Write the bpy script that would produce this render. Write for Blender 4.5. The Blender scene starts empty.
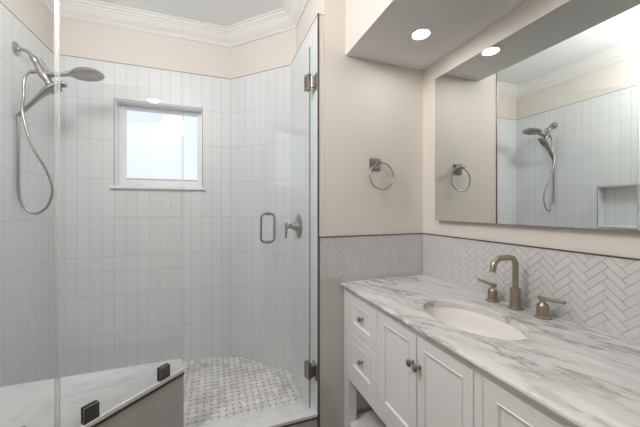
import bpy, bmesh, math, random
from mathutils import Vector, Matrix, noise as mnoise
R = math.radians
random.seed(4)
SC = bpy.context.scene
COL = SC.collection

# ---------------------------------------------------------------- camera
CAM_Z = 1.3125
cam_d = bpy.data.cameras.new('camera')
cam = bpy.data.objects.new('camera', cam_d)
COL.objects.link(cam)
cam.location = (0, 0, CAM_Z)
cam.rotation_euler = (R(90), 0, R(-19.921))
cam_d.sensor_width = 36
cam_d.lens = 36 * 294.372 / 640
cam_d.shift_y = -(213.5 - 208.184) / 640
cam_d.clip_start = 0.02
SC.camera = cam

# ---------------------------------------------------------------- world, lights, exposure
W = bpy.data.worlds.new('sky')
SC.world = W
W.use_nodes = True
bgn = W.node_tree.nodes['Background']
bgn.inputs[0].default_value = (0.86, 0.93, 1.0, 1)
bgn.inputs[1].default_value = 1.12

def area(name, loc, rot, sx, sy, power, col):
    d = bpy.data.lights.new(name, 'AREA')
    d.shape = 'RECTANGLE'; d.size = sx; d.size_y = sy; d.energy = power; d.color = col
    o = bpy.data.objects.new(name, d); COL.objects.link(o)
    o.location = loc; o.rotation_euler = rot
    return o
area('added_rear_fill', (-0.25, -0.75, 2.865), (0, 0, 0), 1.1, 1.1, 3, (1.0, 0.98, 0.96))  # weak fill added behind the camera, unseen and without a fixture
pl = bpy.data.lights.new('added_point_fill', 'POINT'); pl.energy = 46; pl.color = (1.0, 0.985, 0.965); pl.shadow_soft_size = 0.16  # added point fill to brighten the shower and ceiling, out of view, no fixture
plo = bpy.data.objects.new('added_point_fill', pl); COL.objects.link(plo); plo.location = (-0.56, 0.98, 2.52)
LENS_STRENGTH = 80
SC.view_settings.view_transform = 'Standard'
SC.view_settings.look = 'None'
SC.view_settings.exposure = 0.0
SC.view_settings.gamma = 1
SC.view_settings.use_curve_mapping = False
SC.cycles.max_bounces = 14
SC.cycles.transparent_max_bounces = 16
SC.cycles.diffuse_bounces = 6
SC.cycles.glossy_bounces = 6
SC.cycles.sample_clamp_indirect = 6
SC.cycles.caustics_reflective = False
SC.cycles.caustics_refractive = False

# ---------------------------------------------------------------- key dimensions (metres)
XL = -1.127      # shower left wall, tile face
YW = 2.766       # window wall, tile face
X1 = 0.149       # window wall / diagonal wall corner
XB, YB = 0.588, 2.327   # diagonal wall / partition corner
XC = 0.588       # partition, tile face
XP = 0.628       # partition, painted face
YT = 1.659       # towel wall
XV = 1.352       # vanity wall
XM = 1.315       # mirror face
ZT = 2.473       # tile top
ZCR = 2.766      # crown bottom
ZC = 2.873       # ceiling
ZB = 1.137       # backsplash top
ZK = 0.861       # counter top
ZS = 2.258       # soffit underside
XS = 0.769       # soffit face
ZF = -0.055      # bathroom floor
YF = -1.5        # wall behind the camera
TK = 0.010       # tile thickness
G1 = (-0.533, 1.332)
G2 = (-0.147, 1.705)
ZG = 2.294       # glass top
HB = 0.474       # bench top
ZCU = 0.083      # curb top

# ---------------------------------------------------------------- materials
MATS = {}
class NT:
    def __init__(s, name):
        s.m = bpy.data.materials.new(name); s.m.use_nodes = True
        s.n = s.m.node_tree; s.b = s.n.nodes['Principled BSDF']
        MATS[name] = s.m
    def add(s, t, **kw):
        q = s.n.nodes.new(t)
        for k, v in kw.items():
            if hasattr(q, k): setattr(q, k, v)
            else: q.inputs[k.replace('_', ' ')].default_value = v
        return q
    def link(s, a, b): s.n.links.new(a, b)
    def bump(s, h, strength, dist=0.01):
        b = s.add('ShaderNodeBump'); b.inputs['Strength'].default_value = strength
        b.inputs['Distance'].default_value = dist
        s.link(h, b.inputs['Height']); s.link(b.outputs[0], s.b.inputs['Normal'])
    def ramp(s, fac, stops):
        r = s.add('ShaderNodeValToRGB'); e = r.color_ramp.elements
        while len(e) < len(stops): e.new(0.5)
        for i, (p, c) in enumerate(stops):
            e[i].position = p; e[i].color = tuple(c) + (1,) if len(c) == 3 else c
        s.link(fac, r.inputs[0]); return r

def simple(name, col, rough=0.5, metal=0.0, nscale=0, nstr=0.05, var=0.0, spec=0.5):
    t = NT(name); b = t.b
    b.inputs['Base Color'].default_value = (*col, 1)
    b.inputs['Roughness'].default_value = rough
    b.inputs['Metallic'].default_value = metal
    b.inputs['Specular IOR Level'].default_value = spec
    if nscale:
        tc = t.add('ShaderNodeTexCoord'); n = t.add('ShaderNodeTexNoise')
        n.inputs['Scale'].default_value = nscale; n.inputs['Detail'].default_value = 4
        t.link(tc.outputs['Object'], n.inputs['Vector'])
        if nstr: t.bump(n.outputs[0], nstr)
        if var:
            r = t.ramp(n.outputs[0], [(0.3, tuple(c * (1 - var) for c in col)), (0.7, tuple(min(1, c * (1 + var)) for c in col))])
            t.link(r.outputs[0], b.inputs['Base Color'])
    return t.m

PAINT = simple('warm_paint', (0.745, 0.700, 0.650), 0.55, nscale=180, nstr=0.04, var=0.012)
CEIL = simple('ceiling_paint', (0.84, 0.85, 0.86), 0.6, nscale=160, nstr=0.03, var=0.01)
CROWN = simple('crown_paint', (0.85, 0.84, 0.83), 0.45, nscale=30, nstr=0.0, var=0.01)
WHITE_WOOD = simple('white_cabinet_paint', (0.80, 0.79, 0.79), 0.38, nscale=90, nstr=0.012, var=0.012)
VINYL = simple('white_vinyl', (0.80, 0.81, 0.83), 0.35, nscale=60, nstr=0.005, var=0.01)
PORC = simple('porcelain', (0.82, 0.80, 0.78), 0.12, nscale=5, nstr=0.0, var=0.005)
NICKEL = simple('satin_nickel', (0.37, 0.355, 0.335), 0.28, 1.0, nscale=300, nstr=0.01, var=0.04)
FAUCET_M = simple('brushed_champagne_nickel', (0.40, 0.36, 0.29), 0.28, 1.0, nscale=300, nstr=0.01, var=0.05)
DARK_NICKEL = simple('dark_nickel', (0.26, 0.25, 0.24), 0.32, 1.0, nscale=200, nstr=0.01, var=0.05)
BRONZE = simple('edge_trim_metal', (0.13, 0.10, 0.08), 0.4, 0.6, nscale=100, nstr=0.0, var=0.1)
RUBBER = simple('nozzle_rubber', (0.12, 0.12, 0.12), 0.5, nscale=50, nstr=0.0, var=0.05)
GROUT = simple('grout', (0.47, 0.46, 0.45), 0.8, nscale=200, nstr=0.05, var=0.05)
GEDGE = simple('glass_edge', (0.16, 0.37, 0.35), 0.15, nscale=20, nstr=0.0, var=0.08)
FLOOR_M = simple('floor_tile', (0.13, 0.11, 0.095), 0.45, nscale=8, nstr=0.02, var=0.08)
ROOF_M = simple('terracotta', (0.62, 0.42, 0.34), 0.8, nscale=20, nstr=0.1, var=0.15)

def mirror_mat():
    t = NT('mirror_silver'); b = t.b
    b.inputs['Metallic'].default_value = 1.0; b.inputs['Roughness'].default_value = 0.004
    n = t.add('ShaderNodeTexNoise'); n.inputs['Scale'].default_value = 2
    r = t.ramp(n.outputs[0], [(0.3, (0.83, 0.865, 0.84)), (0.7, (0.835, 0.87, 0.845))])
    t.link(r.outputs[0], b.inputs['Base Color']); return t.m
MIRROR = mirror_mat()

def emit(name, col, s):
    t = NT(name); b = t.b
    b.inputs['Base Color'].default_value = (0.9, 0.9, 0.9, 1)
    b.inputs['Emission Color'].default_value = (*col, 1); b.inputs['Emission Strength'].default_value = s
    return t.m
LENS = emit('lamp_lens', (1.0, 0.97, 0.93), LENS_STRENGTH)

def glass_mat(name, tint, rough=0.0, refl=1.0):
    # thin-sheet glass: passes light straight through, Schlick reflection on top
    m = bpy.data.materials.new(name); m.use_nodes = True; nt = m.node_tree; nt.nodes.clear()
    N = nt.nodes.new; L = nt.links.new
    out = N('ShaderNodeOutputMaterial'); mix = N('ShaderNodeMixShader')
    tr = N('ShaderNodeBsdfTransparent'); tr.inputs[0].default_value = (*tint, 1)
    gl = N('ShaderNodeBsdfGlossy'); gl.inputs['Roughness'].default_value = rough; gl.inputs[0].default_value = (1, 1, 1, 1)
    lw = N('ShaderNodeLayerWeight'); lw.inputs['Blend'].default_value = 0.5
    pw = N('ShaderNodeMath'); pw.operation = 'POWER'; pw.inputs[1].default_value = 5
    ma = N('ShaderNodeMath'); ma.operation = 'MULTIPLY_ADD'; ma.inputs[1].default_value = 0.96 * refl; ma.inputs[2].default_value = 0.042 * refl
    L(lw.outputs['Facing'], pw.inputs[0]); L(pw.outputs[0], ma.inputs[0]); L(ma.outputs[0], mix.inputs[0])
    L(tr.outputs[0], mix.inputs[1]); L(gl.outputs[0], mix.inputs[2]); L(mix.outputs[0], out.inputs[0])
    return m
GLASS = glass_mat('shower_glass', (0.985, 0.99, 0.989))
GEDGE2 = glass_mat('glass_edge_pale', (0.93, 0.965, 0.96), 0.05, 1.2)
SEAL = glass_mat('clear_seal', (0.94, 0.95, 0.95), 0.5, 5.0)
PANE = glass_mat('window_glass', (0.97, 0.98, 0.99), refl=0.25)

def tile_mat(name, c1, c2):
    t = NT(name); b = t.b
    uv = t.add('ShaderNodeUVMap')
    br = t.add('ShaderNodeTexBrick')
    br.offset = 0.0; br.squash = 1.0
    for k, v in dict(Scale=1.0, Mortar_Size=0.0014, Mortar_Smooth=0.3, Bias=0.0, Brick_Width=0.081, Row_Height=0.3091).items():
        br.inputs[k.replace('_', ' ')].default_value = v
    br.inputs['Color1'].default_value = (*c1, 1)
    br.inputs['Color2'].default_value = (*c2, 1)
    br.inputs['Mortar'].default_value = (0.47, 0.47, 0.47, 1)
    t.link(uv.outputs[0], br.inputs[0]); t.link(br.outputs[0], b.inputs['Base Color'])
    b.inputs['Roughness'].default_value = 0.32
    n = t.add('ShaderNodeTexNoise'); n.inputs['Scale'].default_value = 7; n.inputs['Detail'].default_value = 1
    t.link(uv.outputs[0], n.inputs[0])
    mx = t.add('ShaderNodeMath', operation='MULTIPLY_ADD'); mx.inputs[1].default_value = -0.25
    t.link(br.outputs['Fac'], mx.inputs[0]); t.link(n.outputs[0], mx.inputs[2])
    t.bump(mx.outputs[0], 0.25, 0.006)
    return t.m
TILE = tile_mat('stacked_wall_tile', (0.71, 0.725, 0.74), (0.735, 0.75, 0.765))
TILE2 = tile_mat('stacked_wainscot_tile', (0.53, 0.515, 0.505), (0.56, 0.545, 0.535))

def herring_mat():
    t = NT('herringbone_tile'); b = t.b
    at = t.add('ShaderNodeAttribute'); at.attribute_name = 'tint'
    r = t.ramp(at.outputs['Fac'], [(0, (0.585, 0.58, 0.58)), (1, (0.615, 0.61, 0.61))])
    t.link(r.outputs[0], b.inputs['Base Color']); b.inputs['Roughness'].default_value = 0.2
    return t.m
HERR = herring_mat()

def marble(name, base, vein, scale=(5, 1.4, 5), vs=1.0, rough=0.14, amount=1.0, warp=0.85, rot=-9):
    t = NT(name); b = t.b
    tc = t.add('ShaderNodeTexCoord'); mp = t.add('ShaderNodeMapping')
    mr = t.add('ShaderNodeMapping'); mr.inputs['Rotation'].default_value = (0, 0, R(rot)); mp.inputs['Scale'].default_value = scale
    t.link(tc.outputs['Object'], mr.inputs[0]); t.link(mr.outputs[0], mp.inputs[0])
    n0 = t.add('ShaderNodeTexNoise'); n0.inputs['Scale'].default_value = 1.1 * vs; n0.inputs['Detail'].default_value = 5
    t.link(mp.outputs[0], n0.inputs[0])
    ad = t.add('ShaderNodeMixRGB', blend_type='ADD'); ad.inputs[0].default_value = warp
    t.link(mp.outputs[0], ad.inputs[1]); t.link(n0.outputs['Color'], ad.inputs[2])
    # thin veins: ridge of a distorted noise
    n1 = t.add('ShaderNodeTexNoise'); n1.inputs['Scale'].default_value = 1.5 * vs; n1.inputs['Detail'].default_value = 6; n1.inputs['Roughness'].default_value = 0.6
    t.link(ad.outputs[0], n1.inputs[0])
    s1 = t.add('ShaderNodeMath', operation='SUBTRACT'); s1.inputs[1].default_value = 0.5; t.link(n1.outputs[0], s1.inputs[0])
    a1 = t.add('ShaderNodeMath', operation='ABSOLUTE'); t.link(s1.outputs[0], a1.inputs[0])
    r1 = t.ramp(a1.outputs[0], [(0.0, (1, 1, 1)), (0.014, (0.7,) * 3), (0.05, (0.22,) * 3), (0.14, (0, 0, 0))])
    # clouds
    n2 = t.add('ShaderNodeTexNoise'); n2.inputs['Scale'].default_value = 2.2 * vs; n2.inputs['Detail'].default_value = 7; n2.inputs['Roughness'].default_value = 0.65
    t.link(ad.outputs[0], n2.inputs[0])
    r2 = t.ramp(n2.outputs[0], [(0.44, (0, 0, 0)), (0.60, (0.28,) * 3), (0.75, (0.75,) * 3)])
    n3 = t.add('ShaderNodeTexNoise'); n3.inputs['Scale'].default_value = 0.9 * vs; t.link(mp.outputs[0], n3.inputs[0])
    r3 = t.ramp(n3.outputs[0], [(0.36, (0.25,) * 3), (0.54, (1, 1, 1))])
    mu = t.add('ShaderNodeMath', operation='MULTIPLY'); t.link(r1.outputs[0], mu.inputs[0]); t.link(r3.outputs[0], mu.inputs[1])
    mxx = t.add('ShaderNodeMath', operation='MAXIMUM'); t.link(mu.outputs[0], mxx.inputs[0]); t.link(r2.outputs[0], mxx.inputs[1])
    am = t.add('ShaderNodeMath', operation='MULTIPLY'); am.inputs[1].default_value = amount; t.link(mxx.outputs[0], am.inputs[0])
    mix = t.add('ShaderNodeMixRGB'); mix.inputs[1].default_value = (*base, 1); mix.inputs[2].default_value = (*vein, 1)
    t.link(am.outputs[0], mix.inputs[0]); t.link(mix.outputs[0], b.inputs['Base Color'])
    b.inputs['Roughness'].default_value = rough
    return t.m
COUNTER_M = marble('counter_marble', (0.72, 0.715, 0.71), (0.20, 0.20, 0.20), (7.0, 1.9, 7.0), 1.1, 0.13, 0.76, 0.75, -14)
SLAB_M = marble('slab_marble', (0.76, 0.77, 0.78), (0.50, 0.51, 0.52), (2.2, 3.5, 3), 1.3, 0.2, 0.45)

def mosaic_mat():
    t = NT('basketweave_marble'); b = t.b
    at = t.add('ShaderNodeAttribute'); at.attribute_name = 'tint'
    tc = t.add('ShaderNodeTexCoord'); n = t.add('ShaderNodeTexNoise'); n.inputs['Scale'].default_value = 9; n.inputs['Detail'].default_value = 5
    t.link(tc.outputs['Object'], n.inputs[0])
    r = t.ramp(at.outputs['Fac'], [(0.0, (0.30, 0.295, 0.29)), (0.12, (0.42, 0.41, 0.40)), (0.25, (0.68, 0.665, 0.65)), (1.0, (0.90, 0.89, 0.87))])
    r2 = t.ramp(n.outputs[0], [(0.33, (0.80, 0.785, 0.76)), (0.52, (1, 1, 1))])
    m = t.add('ShaderNodeMixRGB', blend_type='MULTIPLY'); m.inputs[0].default_value = 1
    t.link(r.outputs[0], m.inputs[1]); t.link(r2.outputs[0], m.inputs[2]); t.link(m.outputs[0], b.inputs['Base Color'])
    b.inputs['Roughness'].default_value = 0.35
    return t.m
MOSAIC = mosaic_mat()

# ---------------------------------------------------------------- mesh helpers
def finish(name, bm, mats, parent=None, smooth=False, recalc=True):
    if recalc: bmesh.ops.recalc_face_normals(bm, faces=bm.faces)
    if parent is not None:
        off = Vector((0, 0, 0)); p = parent
        while p: off += p.location; p = p.parent
        bmesh.ops.translate(bm, verts=bm.verts, vec=-off)
    me = bpy.data.meshes.new(name)
    bm.to_mesh(me); bm.free()
    for m in (mats if isinstance(mats, (list, tuple)) else [mats]): me.materials.append(m)
    if smooth:
        for p in me.polygons: p.use_smooth = True
        try: me.set_sharp_from_angle(angle=R(40))
        except Exception: pass
    o = bpy.data.objects.new(name, me); COL.objects.link(o)
    if parent is not None: o.parent = parent
    return o

def thing(name, label, cat, loc=(0, 0, 0), group=None):
    o = bpy.data.objects.new(name, None); COL.objects.link(o); o.location = loc
    o.empty_display_size = 0.1
    o['label'] = label; o['category'] = cat
    if group: o['group'] = group
    return o
def tag(o, label, cat, group=None):
    o['label'] = label; o['category'] = cat
    if group: o['group'] = group
    return o
def struct(o, label=None, cat=None):
    o['kind'] = 'structure'
    if label: o['label'] = label
    if cat: o['category'] = cat
    return o

def uv_metres(bm, origin=(0, 0, ZT)):
    lay = bm.loops.layers.uv.verify(); bm.normal_update(); o = Vector(origin)
    for f in bm.faces:
        n = f.normal
        if abs(n.z) > 0.9:
            for l in f.loops: l[lay].uv = (l.vert.co.x - o.x, l.vert.co.y - o.y)
        else:
            t = Vector((0, 0, 1)).cross(n).normalized()
            for l in f.loops: l[lay].uv = ((l.vert.co - o).dot(t), l.vert.co.z - o.z)

def box(bm, a, b, bevel=0.0, mi=0):
    a, b = [min(p, q) for p, q in zip(a, b)], [max(p, q) for p, q in zip(a, b)]
    g = bmesh.ops.create_cube(bm, size=1)
    vs = g['verts']
    for v in vs: v.co = Vector([a[i] + (v.co[i] + 0.5) * (b[i] - a[i]) for i in range(3)])
    fs = list({f for v in vs for f in v.link_faces})
    for f in fs: f.material_index = mi
    if bevel:
        es = list({e for f in fs for e in f.edges})
        bmesh.ops.bevel(bm, geom=es, offset=bevel, segments=2, profile=0.7, affect='EDGES')
    return bm

def prism(bm, poly, z0, z1, mi=0, bevel=0.0):
    lo = [bm.verts.new((x, y, z0)) for x, y in poly]; hi = [bm.verts.new((x, y, z1)) for x, y in poly]
    n = len(poly); fs = []
    fs.append(bm.faces.new(lo[::-1])); fs.append(bm.faces.new(hi))
    for i in range(n): fs.append(bm.faces.new((lo[i], lo[(i + 1) % n], hi[(i + 1) % n], hi[i])))
    for f in fs: f.material_index = mi
    if bevel:
        bmesh.ops.bevel(bm, geom=list(fs[1].edges), offset=bevel, segments=3, profile=0.5, affect='EDGES')
    return bm

def catmull(P, n=8, closed=False):
    P = [Vector(p) for p in P]; out = []; m = len(P)
    rng = range(m if closed else m - 1)
    for i in rng:
        if closed: p0, p1, p2, p3 = P[(i - 1) % m], P[i], P[(i + 1) % m], P[(i + 2) % m]
        else: p0, p1, p2, p3 = P[max(i - 1, 0)], P[i], P[i + 1], P[min(i + 2, m - 1)]
        for k in range(n):
            t = k / n
            out.append(0.5 * ((2 * p1) + (-p0 + p2) * t + (2 * p0 - 5 * p1 + 4 * p2 - p3) * t * t + (-p0 + 3 * p1 - 3 * p2 + p3) * t ** 3))
    if not closed: out.append(P[-1])
    return out

def sweep(bm, pts, rad, seg=14, closed=False, caps=True, up=None, flat=None):
    """round (or elliptical, flat=(a,b) multipliers) section along pts; rad a number or a list."""
    pts = [Vector(p) for p in pts]; n = len(pts)
    rs = rad if isinstance(rad, (list, tuple)) else [rad] * n
    if len(rs) != n:
        rs = [rs[min(int(i / (n - 1) * (len(rs) - 1)), len(rs) - 2)] * (1 - (i / (n - 1) * (len(rs) - 1) - min(int(i / (n - 1) * (len(rs) - 1)), len(rs) - 2)))
              + rs[min(int(i / (n - 1) * (len(rs) - 1)), len(rs) - 2) + 1] * (i / (n - 1) * (len(rs) - 1) - min(int(i / (n - 1) * (len(rs) - 1)), len(rs) - 2)) for i in range(n)]
    rings = []; prev = None
    for i, p in enumerate(pts):
        if closed: t = (pts[(i + 1) % n] - pts[(i - 1) % n])
        else: t = pts[min(i + 1, n - 1)] - pts[max(i - 1, 0)]
        t.normalize()
        if up is not None: a = Vector(up) - t * t.dot(Vector(up))
        elif prev is None:
            a = Vector((0, 0, 1)) if abs(t.z) < 0.9 else Vector((1, 0, 0)); a = a - t * t.dot(a)
        else: a = prev - t * t.dot(prev)
        a.normalize(); prev = a; b = t.cross(a)
        fa, fb = flat if flat else (1, 1)
        rings.append([bm.verts.new(p + (a * math.cos(2 * math.pi * k / seg) * fa + b * math.sin(2 * math.pi * k / seg) * fb) * rs[i]) for k in range(seg)])
    for i in range(n if closed else n - 1):
        A, B = rings[i], rings[(i + 1) % n]
        for k in range(seg): bm.faces.new((A[k], A[(k + 1) % seg], B[(k + 1) % seg], B[k]))
    if caps and not closed:
        bm.faces.new(rings[0][::-1]); bm.faces.new(rings[-1])
    return bm

def lathe(bm, prof, origin, axis=(0, 0, 1), seg=28):
    """prof: (radius, distance along axis)"""
    ax = Vector(axis).normalized(); a = Vector((1, 0, 0)) if abs(ax.x) < 0.9 else Vector((0, 1, 0))
    a = (a - ax * ax.dot(a)).normalized(); b = ax.cross(a); o = Vector(origin); rings = []
    for r, h in prof:
        if r < 1e-6: rings.append([bm.verts.new(o + ax * h)])
        else: rings.append([bm.verts.new(o + ax * h + (a * math.cos(2 * math.pi * k / seg) + b * math.sin(2 * math.pi * k / seg)) * r) for k in range(seg)])
    for A, B in zip(rings, rings[1:]):
        for k in range(seg):
            k2 = (k + 1) % seg
            if len(A) == 1 and len(B) == 1: continue
            if len(A) == 1: bm.faces.new((A[0], B[k2], B[k]))
            elif len(B) == 1: bm.faces.new((A[k], A[k2], B[0]))
            else: bm.faces.new((A[k], A[k2], B[k2], B[k]))
    if len(rings[0]) > 1: bm.faces.new(rings[0][::-1])
    if len(rings[-1]) > 1: bm.faces.new(rings[-1])
    return bm

def clip_poly(poly, planes):
    for nx, ny, d in planes:            # keep nx*x+ny*y <= d
        out = []
        for i in range(len(poly)):
            p, q = poly[i], poly[(i + 1) % len(poly)]
            a, b = nx * p[0] + ny * p[1] - d, nx * q[0] + ny * q[1] - d
            if a <= 0: out.append(p)
            if a * b < 0:
                t = a / (a - b); out.append((p[0] + (q[0] - p[0]) * t, p[1] + (q[1] - p[1]) * t))
        poly = out
        if len(poly) < 3: return None
    ar = sum(poly[i][0] * poly[(i + 1) % len(poly)][1] - poly[(i + 1) % len(poly)][0] * poly[i][1] for i in range(len(poly))) / 2
    return poly if abs(ar) > 2e-5 else None

def chips(bm, polys, to3, height, tints):
    """flat tiles with short sides standing height above the grout"""
    lay = bm.faces.layers.float.new('tint')
    for poly, tv in zip(polys, tints):
        cx = sum(p[0] for p in poly) / len(poly); cy = sum(p[1] for p in poly) / len(poly)
        top = [bm.verts.new(to3(x + (cx - x) * 0.02, y + (cy - y) * 0.02, height)) for x, y in poly]
        bot = [bm.verts.new(to3(x, y, -0.0005)) for x, y in poly]
        f = [bm.faces.new(top)]
        for i in range(len(poly)):
            j = (i + 1) % len(poly); f.append(bm.faces.new((bot[i], bot[j], top[j], top[i])))
        for g in f: g[lay] = tv

def herringbone(bm, u0, u1, v0, v1, to3, w=0.0265, n=3, gap=0.0015, ph=0.0):
    L = w * n; c = math.cos(R(45)); polys = []
    K = int((u1 - u0 + v1 - v0) / w) + 12
    for k in range(-K, K):
        for m in range(-K, K):
            bx, by = k + 2 * n * m, k
            for (x0, y0, x1_, y1_) in ((bx, by, bx + n, by + 1), (bx, by + 1, bx + 1, by + 1 + n)):
                q = [(x0 * w + gap / 2, y0 * w + gap / 2), (x1_ * w - gap / 2, y0 * w + gap / 2), (x1_ * w - gap / 2, y1_ * w - gap / 2), (x0 * w + gap / 2, y1_ * w - gap / 2)]
                q = [(u0 + ph + c * (x - y), v1 + c * (x + y)) for x, y in q]
                if max(p[0] for p in q) < u0 or min(p[0] for p in q) > u1 or max(p[1] for p in q) < v0 or min(p[1] for p in q) > v1: continue
                q = clip_poly(q, [(-1, 0, -u0), (1, 0, u1), (0, -1, -v0), (0, 1, v1)])
                if q: polys.append(q)
    chips(bm, polys, to3, 0.0022, [random.random() for _ in polys])

# ================================================================ STRUCTURE
bm = bmesh.new(); box(bm, (-1.25, YF - 0.1, ZF - 0.1), (1.5, 3.0, ZF)); struct(finish('floor', bm, FLOOR_M))
bm = bmesh.new(); box(bm, (-1.25, YF - 0.1, ZC), (1.5, 3.0, ZC + 0.1)); struct(finish('ceiling', bm, CEIL))

# left wall: painted, with a tiled field holding the niche
NY0, NY1, NZ0, NZ1, ND = 1.43, 1.896, 1.117, 1.533, 0.095
bm = bmesh.new()
xw = XL - TK
for a, b in (((xw - .12, YF - .1, ZF), (xw, NY0, ZC)), ((xw - .12, NY1, ZF), (xw, 3.0, ZC)), ((xw - .12, NY0, ZF), (xw, NY1, NZ0)), ((xw - .12, NY0, NZ1), (xw, NY1, ZC)),
             ((xw - .12, NY0, NZ0), (xw - ND, NY1, NZ1))): box(bm, a, b)
wl = struct(finish('wall_left', bm, PAINT))
bm = bmesh.new()
YTL = 1.30
for a, b in (((xw, YTL, ZF), (XL, NY0, ZT)), ((xw, NY1, ZF), (XL, YW + TK, ZT)), ((xw, NY0, ZF), (XL, NY1, NZ0)), ((xw, NY0, NZ1), (XL, NY1, ZT))): box(bm, a, b)
box(bm, (xw - ND + .008, NY0 + .0005, NZ0 + .0005), (xw - ND, NY1 - .0005, NZ1 - .0005))
box(bm, (xw - ND, NY0, NZ1 - .008), (XL, NY1, NZ1)); box(bm, (xw - ND, NY0, NZ0), (XL, NY0 + .008, NZ1)); box(bm, (xw - ND, NY1 - .008, NZ0), (XL, NY1, NZ1))
uv_metres(bm, (XL, YW, ZT)); finish('tile_cladding', bm, TILE, wl, recalc=False)
bm = bmesh.new(); box(bm, (xw - ND, NY0, NZ0), (XL + .012, NY1, NZ0 + .014), .002); finish('niche_shelf', bm, SLAB_M, wl)
bm = bmesh.new()
for a, b in (((XL - .001, NY1 - .003, NZ0), (XL + .002, NY1 + .003, NZ1)), ((XL - .001, NY0 - .003, NZ0), (XL + .002, NY0 + .003, NZ1)), ((XL - .001, NY0, NZ1 - .003), (XL + .002, NY1, NZ1 + .003))): box(bm, a, b)
finish('niche_trim', bm, NICKEL, wl)
bm = bmesh.new(); box(bm, (xw, YTL, ZT), (XL + .001, YW, ZT + .004)); finish('tile_edge_trim', bm, BRONZE, wl)

# window wall
WX0, WX1, WZ0, WZ1 = -0.741, -0.090, 1.490, 2.184
bm = bmesh.new(); yw = YW + TK
for a, b in (((-1.27, yw, ZF), (WX0, yw + .15, ZC)), ((WX1, yw, ZF), (0.7, yw + .15, ZC)), ((WX0, yw, ZF), (WX1, yw + .15, WZ0)), ((WX0, yw, WZ1), (WX1, yw + .15, ZC))): box(bm, a, b)
wb = struct(finish('wall_back', bm, PAINT))
bm = bmesh.new()
for a, b in (((XL - TK, YW, ZF), (WX0, yw, ZT)), ((WX1, YW, ZF), (X1 + .01, yw, ZT)), ((WX0, YW, ZF), (WX1, yw, WZ0)), ((WX0, YW, WZ1), (WX1, yw, ZT))): box(bm, a, b)
uv_metres(bm, (X1, YW, ZT)); finish('tile_cladding', bm, TILE, wb, recalc=False)
bm = bmesh.new(); box(bm, (XL, YW - .001, ZT), (X1, yw, ZT + .004)); finish('tile_edge_trim', bm, BRONZE, wb)

# window
win = bpy.data.objects.new('window_1', None); COL.objects.link(win); win.location = (-0.415, YW, WZ0); win['kind'] = 'structure'
bm = bmesh.new(); e = .004
for a, b in (((WX0 - e, YW - .002, WZ0), (WX0, YW + .012, WZ1 + e)), ((WX1, YW - .002, WZ0), (WX1 + e, YW + .012, WZ1 + e)), ((WX0, YW - .002, WZ1), (WX1, YW + .012, WZ1 + e))): box(bm, a, b)
finish('window_edge_trim', bm, BRONZE, win)
bm = bmesh.new()   # reveal lining
for a, b in (((WX0, YW, WZ0), (WX0 + .006, YW + .155, WZ1)), ((WX1 - .006, YW, WZ0), (WX1, YW + .155, WZ1)), ((WX0, YW, WZ1 - .006), (WX1, YW + .155, WZ1))): box(bm, a, b)
finish('window_reveal', bm, VINYL, win)
bm = bmesh.new(); box(bm, (-0.768, YW - .028, 1.470), (-0.070, YW + .155, 1.494), .003); finish('window_sill', bm, VINYL, win)
FY0, FY1 = YW + .105, YW + .150
gx0, gx1, gz0, gz1 = -0.692, -0.137, 1.553, 2.146
bm = bmesh.new()
for a, b in (((WX0 + .006, FY0, 1.494), (gx0 - .012, FY1, WZ1 - .006)), ((gx1 + .012, FY0, 1.494), (WX1 - .006, FY1, WZ1 - .006)), ((gx0 - .012, FY0, gz1 + .010), (gx1 + .012, FY1, WZ1 - .006)), ((gx0 - .012, FY0, 1.494), (gx1 + .012, FY1, gz0 - .02))): box(bm, a, b, .002)
finish('window_frame', bm, VINYL, win)
bm = bmesh.new(); q = .012
for a, b in (((gx0 - q, FY0 + .012, gz0 - .02), (gx0, FY1, gz1 + q)), ((gx1, FY0 + .012, gz0 - .02), (gx1 + q, FY1, gz1 + q)), ((gx0, FY0 + .012, gz1), (gx1, FY1, gz1 + q)), ((gx0, FY0 + .012, gz0 - .02), (gx1, FY1, gz0))): box(bm, a, b, .002)
sash = finish('window_sash', bm, VINYL, win)
bm = bmesh.new(); box(bm, (gx0, FY0 + .028, gz0), (gx1, FY0 + .032, gz1)); finish('pane', bm, PANE, sash)
bm = bmesh.new(); box(bm, (-0.258, FY0 + .033, gz0), (-0.254, FY0 + .040, gz1)); finish('window_sash_rail', bm, VINYL, win)
bm = bmesh.new()
box(bm, (-0.622, FY0 - .016, 1.510), (-0.572, FY0, 1.526), .003); sweep(bm, catmull([(-0.60, FY0 - .012, 1.520), (-0.612, FY0 - .03, 1.535), (-0.628, FY0 - .036, 1.566)], 5), [.006, .004, .005], 10)
finish('window_crank', bm, VINYL, win, smooth=True)
# low roof line outside, below the window
bm = bmesh.new(); prism(bm, [(-4.2, 7.0), (3.0, 7.0), (3.0, 9.0), (-4.2, 9.0)], -0.2, 1.93); tag(finish('neighbour_roof', bm, ROOF_M), 'terracotta roof line just above the window sill outside', 'roof')['kind'] = 'structure'

# partition block with the diagonal shower corner, solid to the ceiling
o45 = TK
poly = [(XP, YT), (XV + .12, YT), (XV + .12, 2.95), (X1 + .12, 2.95), (X1 + .0, yw + .004), (X1 + .004, YW + .010), (XP, YB - (XP - XB) + .0142)]
bm = bmesh.new(); prism(bm, poly, ZF, ZC); wp = struct(finish('wall_partition', bm, PAINT))
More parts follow.
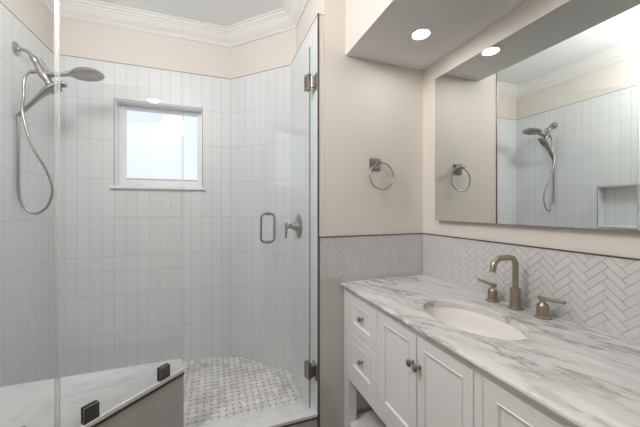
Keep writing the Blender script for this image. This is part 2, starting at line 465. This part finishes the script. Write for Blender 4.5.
# diagonal cladding
def diag_slab(p0, p1, z0, z1, th):
    d = (Vector(p1) - Vector(p0)).normalized(); n = Vector((-d.y, d.x)) * th
    return [tuple(p0), tuple(p1), (p1[0] + n.x, p1[1] + n.y), (p0[0] + n.x, p0[1] + n.y)]
bm = bmesh.new(); prism(bm, [(X1, YW), (XB, YB), (XB + .012, YB + .002), (X1 + .01, YW + .0045)], ZF, ZT); uv_metres(bm, (X1, YW, ZT)); finish('tile_cladding', bm, TILE, wp, recalc=True)
bm = bmesh.new(); prism(bm, [(XC, YT), (XP - .001, YT), (XP - .001, YB - .02), (XC, YB)], ZF, ZT); bmesh.ops.recalc_face_normals(bm, faces=bm.faces)
uv_metres(bm, (XC, YB, ZT))
for f in bm.faces:
    if f.normal.y < -.9: f.material_index = 1
finish('tile_cladding', bm, [TILE, PAINT], wp, recalc=False)
bm = bmesh.new(); box(bm, (XC - .002, YT - .003, ZF), (XC + .007, YT + .004, ZT + .004))
box(bm, (XC - .001, YT, ZT), (XP, YB - .03, ZT + .004)); prism(bm, [(X1, YW), (XB, YB - .001), (XB + .01, YB + .004), (X1 + .01, YW + .004)], ZT, ZT + .004)
finish('tile_edge_trim', bm, BRONZE, wp)

# wainscot on the towel wall: stacked tile below a herringbone band
WY = YT - TK
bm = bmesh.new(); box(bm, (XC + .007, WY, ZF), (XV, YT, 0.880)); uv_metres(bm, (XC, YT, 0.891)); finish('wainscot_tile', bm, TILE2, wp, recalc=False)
bm = bmesh.new(); box(bm, (XC + .007, WY + .002, 0.880), (XV, YT, ZB)); finish('herringbone_grout', bm, GROUT, wp)
bm = bmesh.new(); herringbone(bm, XC + .007, XV - .012, 0.882, ZB, lambda u, v, h: (u, WY + .002 - h, v)); finish('herringbone_band', bm, HERR, wp)
bm = bmesh.new(); box(bm, (XC - .002, WY - .003, ZB), (XV - TK, YT, ZB + .005)); box(bm, (XC - .002, WY - .003, ZF), (XC + .007, YT - .003, ZB + .005)); finish('wainscot_trim', bm, BRONZE, wp)

# vanity wall
bm = bmesh.new(); box(bm, (XV, YF - .1, ZF), (XV + .12, YT, ZC)); wr = struct(finish('wall_right', bm, PAINT))
bm = bmesh.new(); box(bm, (XV - TK + .002, 0.0, ZK - .03), (XV, WY + .002, ZB)); finish('backsplash_grout', bm, GROUT, wr)
bm = bmesh.new(); herringbone(bm, 0.0, WY - .001, ZK - .03, ZB, lambda u, v, h: (XV - TK + .002 - h, u, v), ph=0.045); finish('herringbone_band', bm, HERR, wr)
bm = bmesh.new(); box(bm, (XV - TK - .003, 0.0, ZB), (XV, WY, ZB + .005)); finish('backsplash_trim', bm, BRONZE, wr)
# wall behind the camera
bm = bmesh.new(); box(bm, (-1.27, YF - .12, ZF), (XV + .12, YF, ZC)); struct(finish('wall_front', bm, PAINT))
# soffit
bm = bmesh.new(); box(bm, (XS, YF, ZS), (XV, YT, ZC)); bm.normal_update()
for f in bm.faces: f.material_index = 1 if f.normal.z < -.9 else 0
struct(finish('ceiling_soffit', bm, [PAINT, CEIL], recalc=False))

# crown moulding
path = [(XL - TK, YF), (XL - TK, yw), (X1, yw), (XP, YB - (XP - XB) + .0142), (XP, YT), (XS, YT), (XS, YF)]
prof = [(0, 0), (.010, .0), (.012, .010), (.020, .014), (.022, .020), (.030, .024), (.050, .040), (.068, .060), (.074, .070), (.084, .074), (.086, .082), (.100, .086), (.104, .096), (.120, .100), (.120, ZC - ZCR), (0, ZC - ZCR)]
bm = bmesh.new(); n = len(path); rings = []
for i, p in enumerate(path):
    a = Vector(p) - Vector(path[i - 1]); b = Vector(path[(i + 1) % n]) - Vector(p); a.normalize(); b.normalize()
    na, nb = Vector((a.y, -a.x)), Vector((b.y, -b.x))
    m = (na + nb) / (1 + na.dot(nb))
    rings.append([bm.verts.new((p[0] + m.x * d, p[1] + m.y * d, ZCR + h)) for d, h in prof])
for i in range(n):
    A, B = rings[i], rings[(i + 1) % n]
    for k in range(len(prof)):
        k2 = (k + 1) % len(prof); bm.faces.new((A[k], A[k2], B[k2], B[k]))
struct(finish('trim_1', bm, CROWN))

# shower floor: marble basketweave with small dark squares
bm = bmesh.new(); base_poly = [(XL, 1.80), (XC, 1.80), (XC, YB), (X1, YW), (XL, YW)]
prism(bm, base_poly, ZF, -0.002); fs = struct(finish('floor', bm, GROUT))
L_, W_ = 0.056, 0.035; a_ = (L_ + W_) / 2; gp = .0024; polys = []; tints = []
k45 = 1 / math.sqrt(2)
planes = [(-1, 0, -XL), (1, 0, XC), (0, -1, -1.80), (0, 1, YW), (k45, k45, (X1 + YW) * k45)]
for i in range(0, int(1.75 / a_) + 2):
    for j in range(0, int(1.0 / a_) + 2):
        cx, cy = XL + i * a_, 1.80 + j * a_
        if (i + j) % 2: hx, hy = L_ / 2 - gp / 2, W_ / 2 - gp / 2
        else: hx, hy = W_ / 2 - gp / 2, L_ / 2 - gp / 2
        q = clip_poly([(cx - hx, cy - hy), (cx + hx, cy - hy), (cx + hx, cy + hy), (cx - hx, cy + hy)], planes)
        if q: polys.append(q); tints.append(0.45 + 0.55 * random.random() if random.random() > .06 else 0.27)
        s = (L_ - W_) / 2
        sx = cx + a_ / 2; sy = cy + a_ / 2
        # free square between four neighbours
        q = clip_poly([(sx - s / 2 + gp / 2, sy - s / 2 + gp / 2), (sx + s / 2 - gp / 2, sy - s / 2 + gp / 2), (sx + s / 2 - gp / 2, sy + s / 2 - gp / 2), (sx - s / 2 + gp / 2, sy + s / 2 - gp / 2)], planes)
        if q: polys.append(q); tints.append(random.random() * 0.12)
bm = bmesh.new(); chips(bm, polys, lambda x, y, h: (x, y, h - .002), 0.002, tints); finish('basketweave_mosaic', bm, MOSAIC, fs)

# bench in the near left corner, glass stands on its outer edge
def offs(d, p): return (p[0] + d[0], p[1] + d[1])
dv = (Vector(G2) - Vector(G1)).normalized(); nv = Vector((dv.y, -dv.x))   # outward (towards camera/right)
EO = 0.013
O1 = (G1[0] + EO * math.tan(R(22)), G1[1] - EO); O2 = (G2[0] + nv.x * EO - dv.x * .006, G2[1] + nv.y * EO - dv.y * .006)
bench = [(XL, G1[1] - EO), O1, O2, (O2[0] - .004, 1.72), (-0.166, 1.810), (XL, 1.810)]
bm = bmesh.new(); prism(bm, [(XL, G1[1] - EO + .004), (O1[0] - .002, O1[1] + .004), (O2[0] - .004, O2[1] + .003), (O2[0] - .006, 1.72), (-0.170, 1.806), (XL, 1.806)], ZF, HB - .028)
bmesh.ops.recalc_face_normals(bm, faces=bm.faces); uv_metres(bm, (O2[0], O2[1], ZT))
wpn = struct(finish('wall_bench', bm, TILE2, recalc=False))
bm = bmesh.new(); prism(bm, bench, HB - .018, HB, bevel=.003); finish('bench_slab', bm, SLAB_M, wpn)
bm = bmesh.new(); prism(bm, [(XL, G1[1] - EO), O1, O2, (O2[0] - .004, 1.72), (O2[0] - .03, 1.72), (O1[0] - .02, O1[1] + .03), (XL, G1[1] + .01)], HB - .032, HB - .018); finish('bench_edge_trim', bm, BRONZE, wpn)

# curb under the door
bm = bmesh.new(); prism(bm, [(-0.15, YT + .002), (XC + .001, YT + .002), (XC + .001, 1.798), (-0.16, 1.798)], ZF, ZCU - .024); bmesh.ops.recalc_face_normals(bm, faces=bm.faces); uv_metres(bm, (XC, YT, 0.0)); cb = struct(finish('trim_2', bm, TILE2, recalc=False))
bm = bmesh.new(); box(bm, (-0.135, YT - .002, ZCU - .018), (XC, 1.80, ZCU), .003); finish('curb_slab', bm, SLAB_M, cb)
bm = bmesh.new(); box(bm, (-0.135, YT - .004, ZCU - .026), (XC, YT + .004, ZCU - .018)); finish('curb_edge_trim', bm, BRONZE, cb)

# ================================================================ SHOWER GLASS
def glass_slab(p0, p1, z0, z1, th=0.010):
    d = (Vector(p1) - Vector(p0)).normalized(); n = Vector((-d.y, d.x)) * th / 2
    bm = bmesh.new()
    prism(bm, [(p0[0] + n.x, p0[1] + n.y), (p0[0] - n.x, p0[1] - n.y), (p1[0] - n.x, p1[1] - n.y), (p1[0] + n.x, p1[1] + n.y)], z0, z1)
    bmesh.ops.recalc_face_normals(bm, faces=bm.faces); bm.normal_update()
    for f in bm.faces: f.material_index = 0 if abs(f.normal.x * n.x + f.normal.y * n.y) / (th / 2) > .9 else 1
    return bm

def clip_part(p, d, parent):
    """square glass clamp on the slab: two plates either side of the glass plus a foot"""
    d = Vector(d).normalized(); n = Vector((-d.y, d.x)); bm = bmesh.new(); hw = .027
    for s in (-1, 1):
        a = Vector(p) + n * s * .0055; b = Vector(p) + n * s * .0115
        pts = [a - d * hw, a + d * hw, b + d * hw, b - d * hw]
        prism(bm, [tuple(q) for q in pts], HB + .001, HB + .064, bevel=.002)
    pts = [Vector(p) + n * .011 * su + d * hw * sv for su, sv in ((-1, -1), (-1, 1), (1, 1), (1, -1))]
    prism(bm, [tuple(q) for q in pts], HB, HB + .006)
    return finish('glass_clamp', bm, DARK_NICKEL, parent)

pa = thing('glass_panel', 'clear angled fixed glass panel held by two clamps on the marble bench edge', 'glass panel', ((G1[0] + G2[0]) / 2, (G1[1] + G2[1]) / 2, HB), 'fixed shower glass panels')
g1o = Vector(G1) + dv * .006
finish('glass_sheet', glass_slab(tuple(g1o), G2, HB + .004, ZG), [GLASS, GEDGE2], pa)
for t in (0.195, 0.785):
    c_ = Vector(G1).lerp(Vector(G2), t); clip_part((c_.x, c_.y), dv, pa)
bm = bmesh.new(); box(bm, (G1[0] - .006, G1[1] - .007, HB + .002), (G1[0] + .006, G1[1] + .006, ZG)); finish('corner_seal', bm, SEAL, pa)
pb = thing('glass_panel', 'clear fixed glass panel at the left edge, left of the pale vertical seal', 'glass panel', ((XL + G1[0]) / 2, G1[1], HB), 'fixed shower glass panels')
finish('glass_sheet', glass_slab((XL + .003, G1[1]), (G1[0] - .006, G1[1]), HB + .004, ZG), [GLASS, GEDGE2], pb)
for x in (-0.655, -1.02): clip_part((x, G1[1]), (1, 0), pb)

HX, HY = 0.552, 1.705; FX, FYY = 0.380, 2.349
door = thing('shower_door', 'frameless clear glass shower door swung open into the shower', 'shower door', (HX, HY, ZCU))
bm = glass_slab((HX, HY), (FX, FYY), 0.096, ZG)
for f in bm.faces:
    if f.material_index == 1 and f.normal.y < -.8: f.material_index = 2
finish('glass_sheet', bm, [GLASS, GEDGE2, GEDGE], door, recalc=False)
dd = (Vector((FX, FYY)) - Vector((HX, HY))).normalized(); dn = Vector((-dd.y, dd.x))   # dn points to -x side
for zc in (2.082, 0.318):
    bm = bmesh.new()
    for s in (-1, 1):           # ring shaped plate clamped on the glass
        A = Vector((HX, HY)) + dn * s * .0055 + dd * (-.004); B = Vector((HX, HY)) + dn * s * .012 + dd * (-.004)
        for (u0, u1, z0, z1) in ((0, .052, .030, .048), (0, .052, -.048, -.030), (.036, .052, -.030, .030), (0, .012, -.030, .030)):
            pts = [A + dd * u0, A + dd * u1, B + dd * u1, B + dd * u0]; prism(bm, [tuple(q) for q in pts], zc + z0, zc + z1)
    hp = finish('hinge', bm, NICKEL, door)
    bm = bmesh.new(); box(bm, (XC - .007, HY - .032, zc - .048), (XC - .0005, HY + .040, zc + .048), .0015); finish('wall_plate', bm, NICKEL, hp)
    bm = bmesh.new(); lathe(bm, [(.006, -.034), (.009, -.033), (.009, .033), (.006, .034)], (HX + .014, HY - .002, zc)); box(bm, (HX, HY - .008, zc - .03), (XC - .006, HY + .006, zc + .03), .001); finish('hinge_knuckle', bm, NICKEL, hp, smooth=True)
# D pulls back to back
hc = Vector((HX, HY)) + dd * .600; z0, z1, pj = 1.050, 1.270, .056
bm = bmesh.new(); loop = []
def P3(off, z): q = hc + dn * off; return (q.x, q.y, z)
rr = .034
for (cu, cz, a0) in ((pj - rr, z1 - rr, 0), (-(pj - rr), z1 - rr, 90), (-(pj - rr), z0 + rr, 180), (pj - rr, z0 + rr, 270)):
    for k in range(6):
        an = R(a0 + k * 18); loop.append(P3(cu + rr * math.cos(an), cz + rr * math.sin(an)))
sweep(bm, loop, .0085, 12, closed=True)
hd = finish('pull_handle', bm, NICKEL, door, smooth=True)
for z in (z0, z1):
    bm = bmesh.new(); q = hc; lathe(bm, [(.008, -.018), (.0125, -.016), (.0125, .016), (.008, .018)], (q.x, q.y, z), (dn.x, dn.y, 0)); finish('washer', bm, NICKEL, hd, smooth=True)

# ================================================================ SHOWER FITTINGS
YS = 2.31
sh = thing('shower_head_set', 'satin nickel two-in-one shower head with docked hand shower and hose on left tiled wall', 'shower head', (XL, YS, 2.28))
bm = bmesh.new(); lathe(bm, [(.040, 0), (.040, .004), (.030, .010), (.014, .014), (.012, .018)], (XL, YS, 2.28), (1, 0, 0)); finish('wall_flange', bm, NICKEL, sh, smooth=True)
bm = bmesh.new(); sweep(bm, catmull([(-1.126, YS, 2.280), (-1.094, YS, 2.281), (-1.063, YS, 2.267), (-1.036, YS, 2.232)], 8), .0105, 14); finish('shower_arm', bm, NICKEL, sh, smooth=True)
bm = bmesh.new(); sweep(bm, catmull([(-1.046, YS, 2.244), (-1.030, YS, 2.213), (-1.006, YS, 2.165), (-0.979, YS, 2.119)], 6), [.018, .021, .018, .021, .024, .026, .022], 18)
sweep(bm, [(-1.014, YS + .012, 2.246), (-.975, YS + .016, 2.180)], .005, 8)
body = finish('diverter_body', bm, NICKEL, sh, smooth=True)
bm = bmesh.new(); sweep(bm, catmull([(-0.995, YS, 2.150), (-0.945, YS, 2.150), (-0.880, YS + .006, 2.168), (-0.845, YS + .010, 2.178)], 6), [.024, .019, .017, .024], 16, flat=(.8, 1.2)); finish('head_neck', bm, NICKEL, sh, smooth=True)
ax = Vector((-0.15, -0.02, 1)).normalized()
bm = bmesh.new(); lathe(bm, [(0, -.012), (.080, -.012), (.088, -.009), (.092, -.002), (.089, .008), (.075, .020), (.050, .028), (.020, .032), (0, .033)], (-0.773, YS + .015, 2.182), ax, 40); hd2 = finish('rain_head', bm, NICKEL, sh, smooth=True)
bm = bmesh.new()
for rr_, cnt in ((.018, 6), (.038, 12), (.058, 18), (.074, 22)):
    for k in range(cnt):
        an = 2 * math.pi * k / cnt; u = Vector((1, 0, 0)) - ax * ax.x; u.normalize(); v = ax.cross(u)
        lathe(bm, [(.0028, -.0135), (.0028, -.011)], Vector((-0.773, YS + .015, 2.182)) + u * rr_ * math.cos(an) + v * rr_ * math.sin(an), ax, 6)
finish('nozzles', bm, RUBBER, hd2)
bm = bmesh.new()
sweep(bm, catmull([(-1.119, YS, 1.872), (-1.079, YS, 1.922), (-1.031, YS, 1.984), (-0.982, YS, 2.040), (-0.930, YS, 2.085), (-0.880, YS, 2.100)], 6), [.010, .014, .016, .020, .030, .026, .020], 18, up=(-.64, 0, .77), flat=(.75, 1.25))
sweep(bm, [(-0.985, YS, 2.135), (-0.955, YS, 2.070)], [.019, .024], 16)
hs = finish('hand_shower', bm, NICKEL, sh, smooth=True)
bm = bmesh.new(); 
for k in range(5):
    for w in (-.010, 0, .010):
        t = k / 6; p = Vector((-0.958 + .070 * t, YS + w, 2.050 + .034 * t)); lathe(bm, [(.003, 0), (.003, .003 + .0175)], p, (.45, 0, -.89), 6)
finish('nozzles', bm, RUBBER, hs)
bm = bmesh.new()
hp_ = [(-1.025, YS, 2.160), (-1.060, YS, 2.150), (-1.084, YS, 2.115), (-1.090, YS, 2.06), (-1.090, YS, 1.993), (-1.082, YS - .03, 1.889), (-1.036, YS - .03, 1.691), (-0.982, YS - .01, 1.563), (-0.954, YS, 1.464), (-0.952, YS, 1.395), (-0.982, YS, 1.314), (-1.036, YS, 1.280), (-1.085, YS, 1.314), (-1.112, YS, 1.399), (-1.115, YS, 1.545), (-1.115, YS, 1.727), (-1.116, YS, 1.818), (-1.117, YS, 1.880)]
sweep(bm, catmull(hp_, 7), .0075, 10); hose = finish('hose', bm, NICKEL, sh, smooth=True)
bm = bmesh.new(); sweep(bm, [(-1.012, YS, 2.162), (-1.058, YS, 2.151)], .012, 14); finish('hose_nut', bm, NICKEL, hose, smooth=True)

VX, VY, VZ = XC, 2.078, 1.181
va = thing('shower_valve', 'round satin nickel shower valve with lever behind the open glass door', 'shower valve', (VX, VY, VZ))
bm = bmesh.new(); lathe(bm, [(.090, 0), (.090, .003), (.084, .008), (.050, .012), (.034, .014), (.030, .020)], (VX, VY, VZ), (-1, 0, 0), 40); finish('escutcheon', bm, NICKEL, va, smooth=True)
bm = bmesh.new(); lathe(bm, [(.030, .014), (.030, .045), (.026, .050), (.018, .052), (.018, .075), (.012, .080), (.012, .100), (0, .100)], (VX, VY, VZ), (-1, 0, 0), 24)
finish('valve_hub', bm, NICKEL, va, smooth=True)
bm = bmesh.new(); sweep(bm, [(VX - .094, VY, VZ + .026), (VX - .094, VY, VZ - .02), (VX - .097, VY, VZ - .085)], [.011, .009, .0085], 12); finish('lever', bm, NICKEL, va, smooth=True)

# ================================================================ VANITY
VX0, VX1 = 0.755, XV - TK - .002
VY0, VY1 = 0.245, 1.645
CY = (VY0 + VY1) / 2
van = thing('vanity_cabinet', 'long white painted bathroom vanity with beaded drawers and doors on open legs', 'vanity cabinet', ((VX0 + VX1) / 2, CY, ZF))
ZTOP = ZK - .030
bm = bmesh.new()
box(bm, (VX0 + .0225, VY0 + .004, .30), (VX1, VY0 + .022, ZTOP - .001)); box(bm, (VX0 + .0225, VY1 - .022, .30), (VX1, VY1 - .004, ZTOP - .001))
box(bm, (VX0 + .0225, VY0 + .022, .30), (VX1, VY1 - .022, .318)); box(bm, (VX1 - .012, VY0 + .022, .318), (VX1, VY1 - .022, ZTOP - .001))
finish('cabinet_body', bm, WHITE_WOOD, van)
# face frame, with openings: columns of drawers (2 high), two doors, drawers
yA, yB, yC, yD = 1.575, 1.272, 0.965, 0.0
colL = (1.268, 1.578); colR = (2 * 0.965 - 1.578, 2 * 0.965 - 1.268); dl = (0.9645, 1.238); dr = (0.692, 0.9635)
ZR0, ZR1 = 0.300, 0.812
bm = bmesh.new()
def ff(y0, y1, z0, z1): box(bm, (VX0 + .002, y0, z0), (VX0 + .0225, y1, z1))
ff(VY0, VY1, ZR1, ZTOP - .001); ff(VY0, VY1, ZR0, .358)
for y0, y1 in ((VY0, colR[0]), (colR[1], dr[0]), (dl[1], colL[0]), (colL[1], VY1)): ff(y0, y1, .358, ZR1)
ff(colR[0], colR[1], .590, .604); ff(colL[0], colL[1], .590, .604)
finish('face_frame', bm, WHITE_WOOD, van)
LW = .062
for x0, x1 in ((VX0 - .002, VX0 + .052), (VX1 - .052, VX1)):
    for y0, y1 in ((VY0 - .002, VY0 + LW), (VY1 - LW, VY1 + .002)):
        bm = bmesh.new(); box(bm, (x0, y0, ZF), (x1, y1, ZTOP - .001), .0025); finish('leg', bm, WHITE_WOOD, van)
bm = bmesh.new(); box(bm, (VX0 + .006, VY0 + .01, .020), (VX1 - .004, VY1 - .01, .040), .002); finish('bottom_shelf', bm, WHITE_WOOD, van)
bm = bmesh.new(); box(bm, (VX0 - .004, VY0 - .005, ZTOP - .012), (VX0 + .01, VY1 + .006, ZTOP - .002), .003); finish('top_moulding', bm, WHITE_WOOD, van)

def relief(y0, y1, z0, z1, m, name, parent):
    """front with a bead frame and recessed panel; faces -x"""
    bm = bmesh.new(); g = .002
    lv = [(0, VX0 + .020), (0, VX0 + .002), (.002, VX0), (m, VX0), (m + .002, VX0 - .0025), (m + .005, VX0 - .0025), (m + .007, VX0 + .001), (m + .010, VX0 + .006)]
    prev = None
    for ins, x in lv:
        a, b, c, d = y0 + g + ins, y1 - g - ins, z0 + g + ins, z1 - g - ins
        r = [bm.verts.new(p) for p in ((x, a, c), (x, b, c), (x, b, d), (x, a, d))]
        if prev:
            for k in range(4): bm.faces.new((prev[k], prev[(k + 1) % 4], r[(k + 1) % 4], r[k]))
        else: bm.faces.new(r)
        prev = r
    bm.faces.new(prev)
    return finish(name, bm, WHITE_WOOD, parent)
def knob(y, z, x, parent):
    bm = bmesh.new(); lathe(bm, [(.0085, 0), (.0085, .002), (.0045, .004), (.0045, .012), (.011, .016), (.0145, .021), (.0135, .026), (.008, .030), (0, .031)], (x, y, z), (-1, 0, 0), 20)
    return finish('knob', bm, NICKEL, parent, smooth=True)
for (y0, y1) in (colL, colR):
    for (z0, z1) in ((.604, .812), (.358, .590)):
        d = relief(y0, y1, z0, z1, .046, 'drawer', van); yc = (y0 + y1) / 2
        knob(yc + 0.0, (z0 + z1) / 2 + .003, VX0 + .008, d)
d = relief(dl[0], dl[1], .358, .812, .040, 'door', van); knob(dl[0] + .020, .694, VX0, d)
d = relief(dr[0], dr[1], .358, .812, .040, 'door', van); knob(dr[1] - .020, .694, VX0, d)

# countertop with oval cut-out
SCX, SCY, SA, SB = 1.005, 0.940, 0.149, 0.222
CX0, CX1, CY0, CY1 = 0.729, XV - TK - .0015, 0.225, WY - .0035
N_ = 96
def rect_pt(th, x0, x1, y0, y1):
    c, s = math.cos(th), math.sin(th)
    t = min([((x1 if c > 0 else x0) - SCX) / c if abs(c) > 1e-9 else 9e9, ((y1 if s > 0 else y0) - SCY) / s if abs(s) > 1e-9 else 9e9])
    return SCX + c * t, SCY + s * t
ths = sorted([2 * math.pi * k / N_ for k in range(N_)] + [math.atan2(y - SCY, x - SCX) % (2 * math.pi) for x in (CX0, CX1) for y in (CY0, CY1)])
bm = bmesh.new(); loops = []
def oval(k, z): return [bm.verts.new((SCX + (SA + k) * SA_(t)[0], SCY + (SB + k) * SA_(t)[1], z)) for t in ths]
def SA_(t):
    # parametric angle of the ellipse point seen at direction t
    a = math.atan2(math.sin(t) / SB, math.cos(t) / SA); return math.cos(a), math.sin(a)
def rect(ins, z): return [bm.verts.new((*rect_pt(t, CX0 + ins, CX1 - ins * 0, CY0 + ins, CY1 - ins * 0), z)) for t in ths]
seq = [oval(0, ZTOP), oval(0, ZK - .004), oval(.004, ZK), rect(.010, ZK), rect(.004, ZK - .002), rect(.0005, ZK - .007), rect(0, ZK - .012), rect(.003, ZK - .016), rect(.003, ZK - .019), rect(.008, ZK - .025), rect(.012, ZTOP)]
m_ = len(ths)
for A, B in zip(seq, seq[1:] + [seq[0]]):
    for k in range(m_): bm.faces.new((A[k], A[(k + 1) % m_], B[(k + 1) % m_], B[k]))
ct = tag(finish('countertop', bm, COUNTER_M, smooth=True), 'grey veined white marble countertop with oval sink cut-out on the vanity', 'countertop')
# undermount sink
sk = thing('sink', 'white oval undermount porcelain sink set below the marble countertop', 'sink', (SCX, SCY, ZTOP))
bm = bmesh.new(); lv = [(1.10, 0), (1.02, 0), (.995, -.006), (.97, -.03), (.92, -.07), (.80, -.11), (.60, -.135), (.35, -.147), (.14, -.150), (.12, -.152)]
inner = [[bm.verts.new((SCX + SA * s * math.cos(2 * math.pi * k / 64), SCY + SB * s * math.sin(2 * math.pi * k / 64), ZTOP - .001 + z)) for k in range(64)] for s, z in lv]
lo = [(1.10, -.012), (1.03, -.03), (.98, -.085), (.85, -.130), (.62, -.152), (.35, -.162)]
outer = [[bm.verts.new((SCX + SA * s * math.cos(2 * math.pi * k / 64), SCY + SB * s * math.sin(2 * math.pi * k / 64), ZTOP - .001 + z)) for k in range(64)] for s, z in lo]
allr = inner[::-1] + outer
for A, B in zip(allr, allr[1:]):
    for k in range(64): bm.faces.new((A[k], A[(k + 1) % 64], B[(k + 1) % 64], B[k]))
bm.faces.new(allr[0]); bm.faces.new(allr[-1])
finish('basin', bm, PORC, sk, smooth=True)
bm = bmesh.new(); lathe(bm, [(.022, 0), (.022, .003), (.014, .004), (.014, .001), (0, .001)], (SCX, SCY, ZTOP - .151), (0, 0, 1), 24); finish('drain', bm, FAUCET_M, sk, smooth=True)

# widespread faucet
FX0, FYc = 1.279, 0.946
fa = thing('faucet', 'brushed warm nickel widespread faucet with arched spout behind the oval sink', 'faucet', (FX0, FYc, ZK))
bm = bmesh.new()
lathe(bm, [(.030, 0), (.030, .006), (.028, .008), (.0225, .009), (.0225, .088), (.0215, .092), (.013, .093)], (FX0, FYc, ZK), (0, 0, 1), 32)
z_ = ZK + .09; r_ = .040; top = 1.093
pts = [(FX0, FYc, z_), (FX0, FYc, z_ + .05)]
for k in range(0, 10): an = R(k * 10); pts.append((FX0 - r_ + r_ * math.cos(an), FYc, top - r_ + r_ * math.sin(an)))
for k in range(0, 9): an = R(90 + k * 9); pts.append((FX0 - .090 + .046 * math.cos(an), FYc, top - .046 + .046 * math.sin(an)))
pts.append((FX0 - .1385, FYc, top - .058))
sweep(bm, pts, .0125, 20)
finish('spout', bm, FAUCET_M, fa, smooth=True)
for hy, sgn in ((1.061, 1), (0.829, -1)):
    bm = bmesh.new(); lathe(bm, [(.0300, 0), (.0300, .006), (.028, .008), (.0215, .010), (.0215, .050), (.018, .058), (.010, .063), (.008, .074), (0, .074)], (FX0, hy, ZK), (0, 0, 1), 28)
    h = finish('handle', bm, FAUCET_M, fa, smooth=True)
    bm = bmesh.new(); sweep(bm, [(FX0, hy - sgn * .016, ZK + .078), (FX0, hy + sgn * .012, ZK + .079), (FX0 - .002, hy + sgn * .082, ZK + .086)], [.0085, .0080, .0068], 12); finish('lever', bm, FAUCET_M, h, smooth=True)

# mirror
MY0, MY1, MZ0, MZ1 = 0.40, 1.499, 1.237, 2.128
bm = bmesh.new(); box(bm, (XM, MY0, MZ0), (XV - .0005, MY1, MZ1)); bm.normal_update()
for f in bm.faces: f.material_index = 0 if f.normal.x < -.9 else 1
tag(finish('wall_mirror', bm, [MIRROR, NICKEL], recalc=False), 'large frameless rectangular mirror above the vanity backsplash', 'mirror')

# towel ring
tr = thing('towel_ring', 'satin nickel towel ring hanging from a square plate on the painted wall', 'towel ring', (0.974, YT, 1.594))
bm = bmesh.new(); box(bm, (0.937, YT - .008, 1.556), (1.011, YT - .0003, 1.632), .002); box(bm, (0.945, YT - .014, 1.564), (1.003, YT - .007, 1.624), .003); finish('wall_plate', bm, NICKEL, tr)
bm = bmesh.new(); lathe(bm, [(.011, .010), (.011, .055), (.009, .060), (.0, .060)], (0.974, YT, 1.600), (0, -1, 0), 16); sweep(bm, [(0.966, YT - .052, 1.600), (0.992, YT - .052, 1.600)], .0085, 12); finish('post', bm, NICKEL, tr, smooth=True)
bm = bmesh.new(); sweep(bm, [(0.996 + .085 * math.sin(2 * math.pi * k / 48), YT - .052 + .006 * math.cos(2 * math.pi * k / 48), 1.515 + .085 * math.cos(2 * math.pi * k / 48)) for k in range(48)], .0048, 10, closed=True); finish('ring', bm, NICKEL, tr, smooth=True)

# recessed lights in the soffit
for ly, lab in ((1.316, 'round recessed downlight in the soffit nearest the towel ring wall'), (0.56, 'round recessed downlight in the soffit above the near end of the vanity')):
    lt = thing('recessed_light', lab, 'ceiling light', (1.06, ly, ZS), 'downlights in the soffit over the vanity')
    bm = bmesh.new(); lathe(bm, [(.072, 0), (.070, .004), (.050, .005), (.043, .002), (.043, -.0), (.072, 0)][:5], (1.06, ly, ZS), (0, 0, -1), 36); finish('trim_ring', bm, CEIL, lt, smooth=True)
    bm = bmesh.new(); lathe(bm, [(.043, .001), (.042, .003), (0, .0035)], (1.06, ly, ZS), (0, 0, -1), 36); finish('lens', bm, LENS, lt)
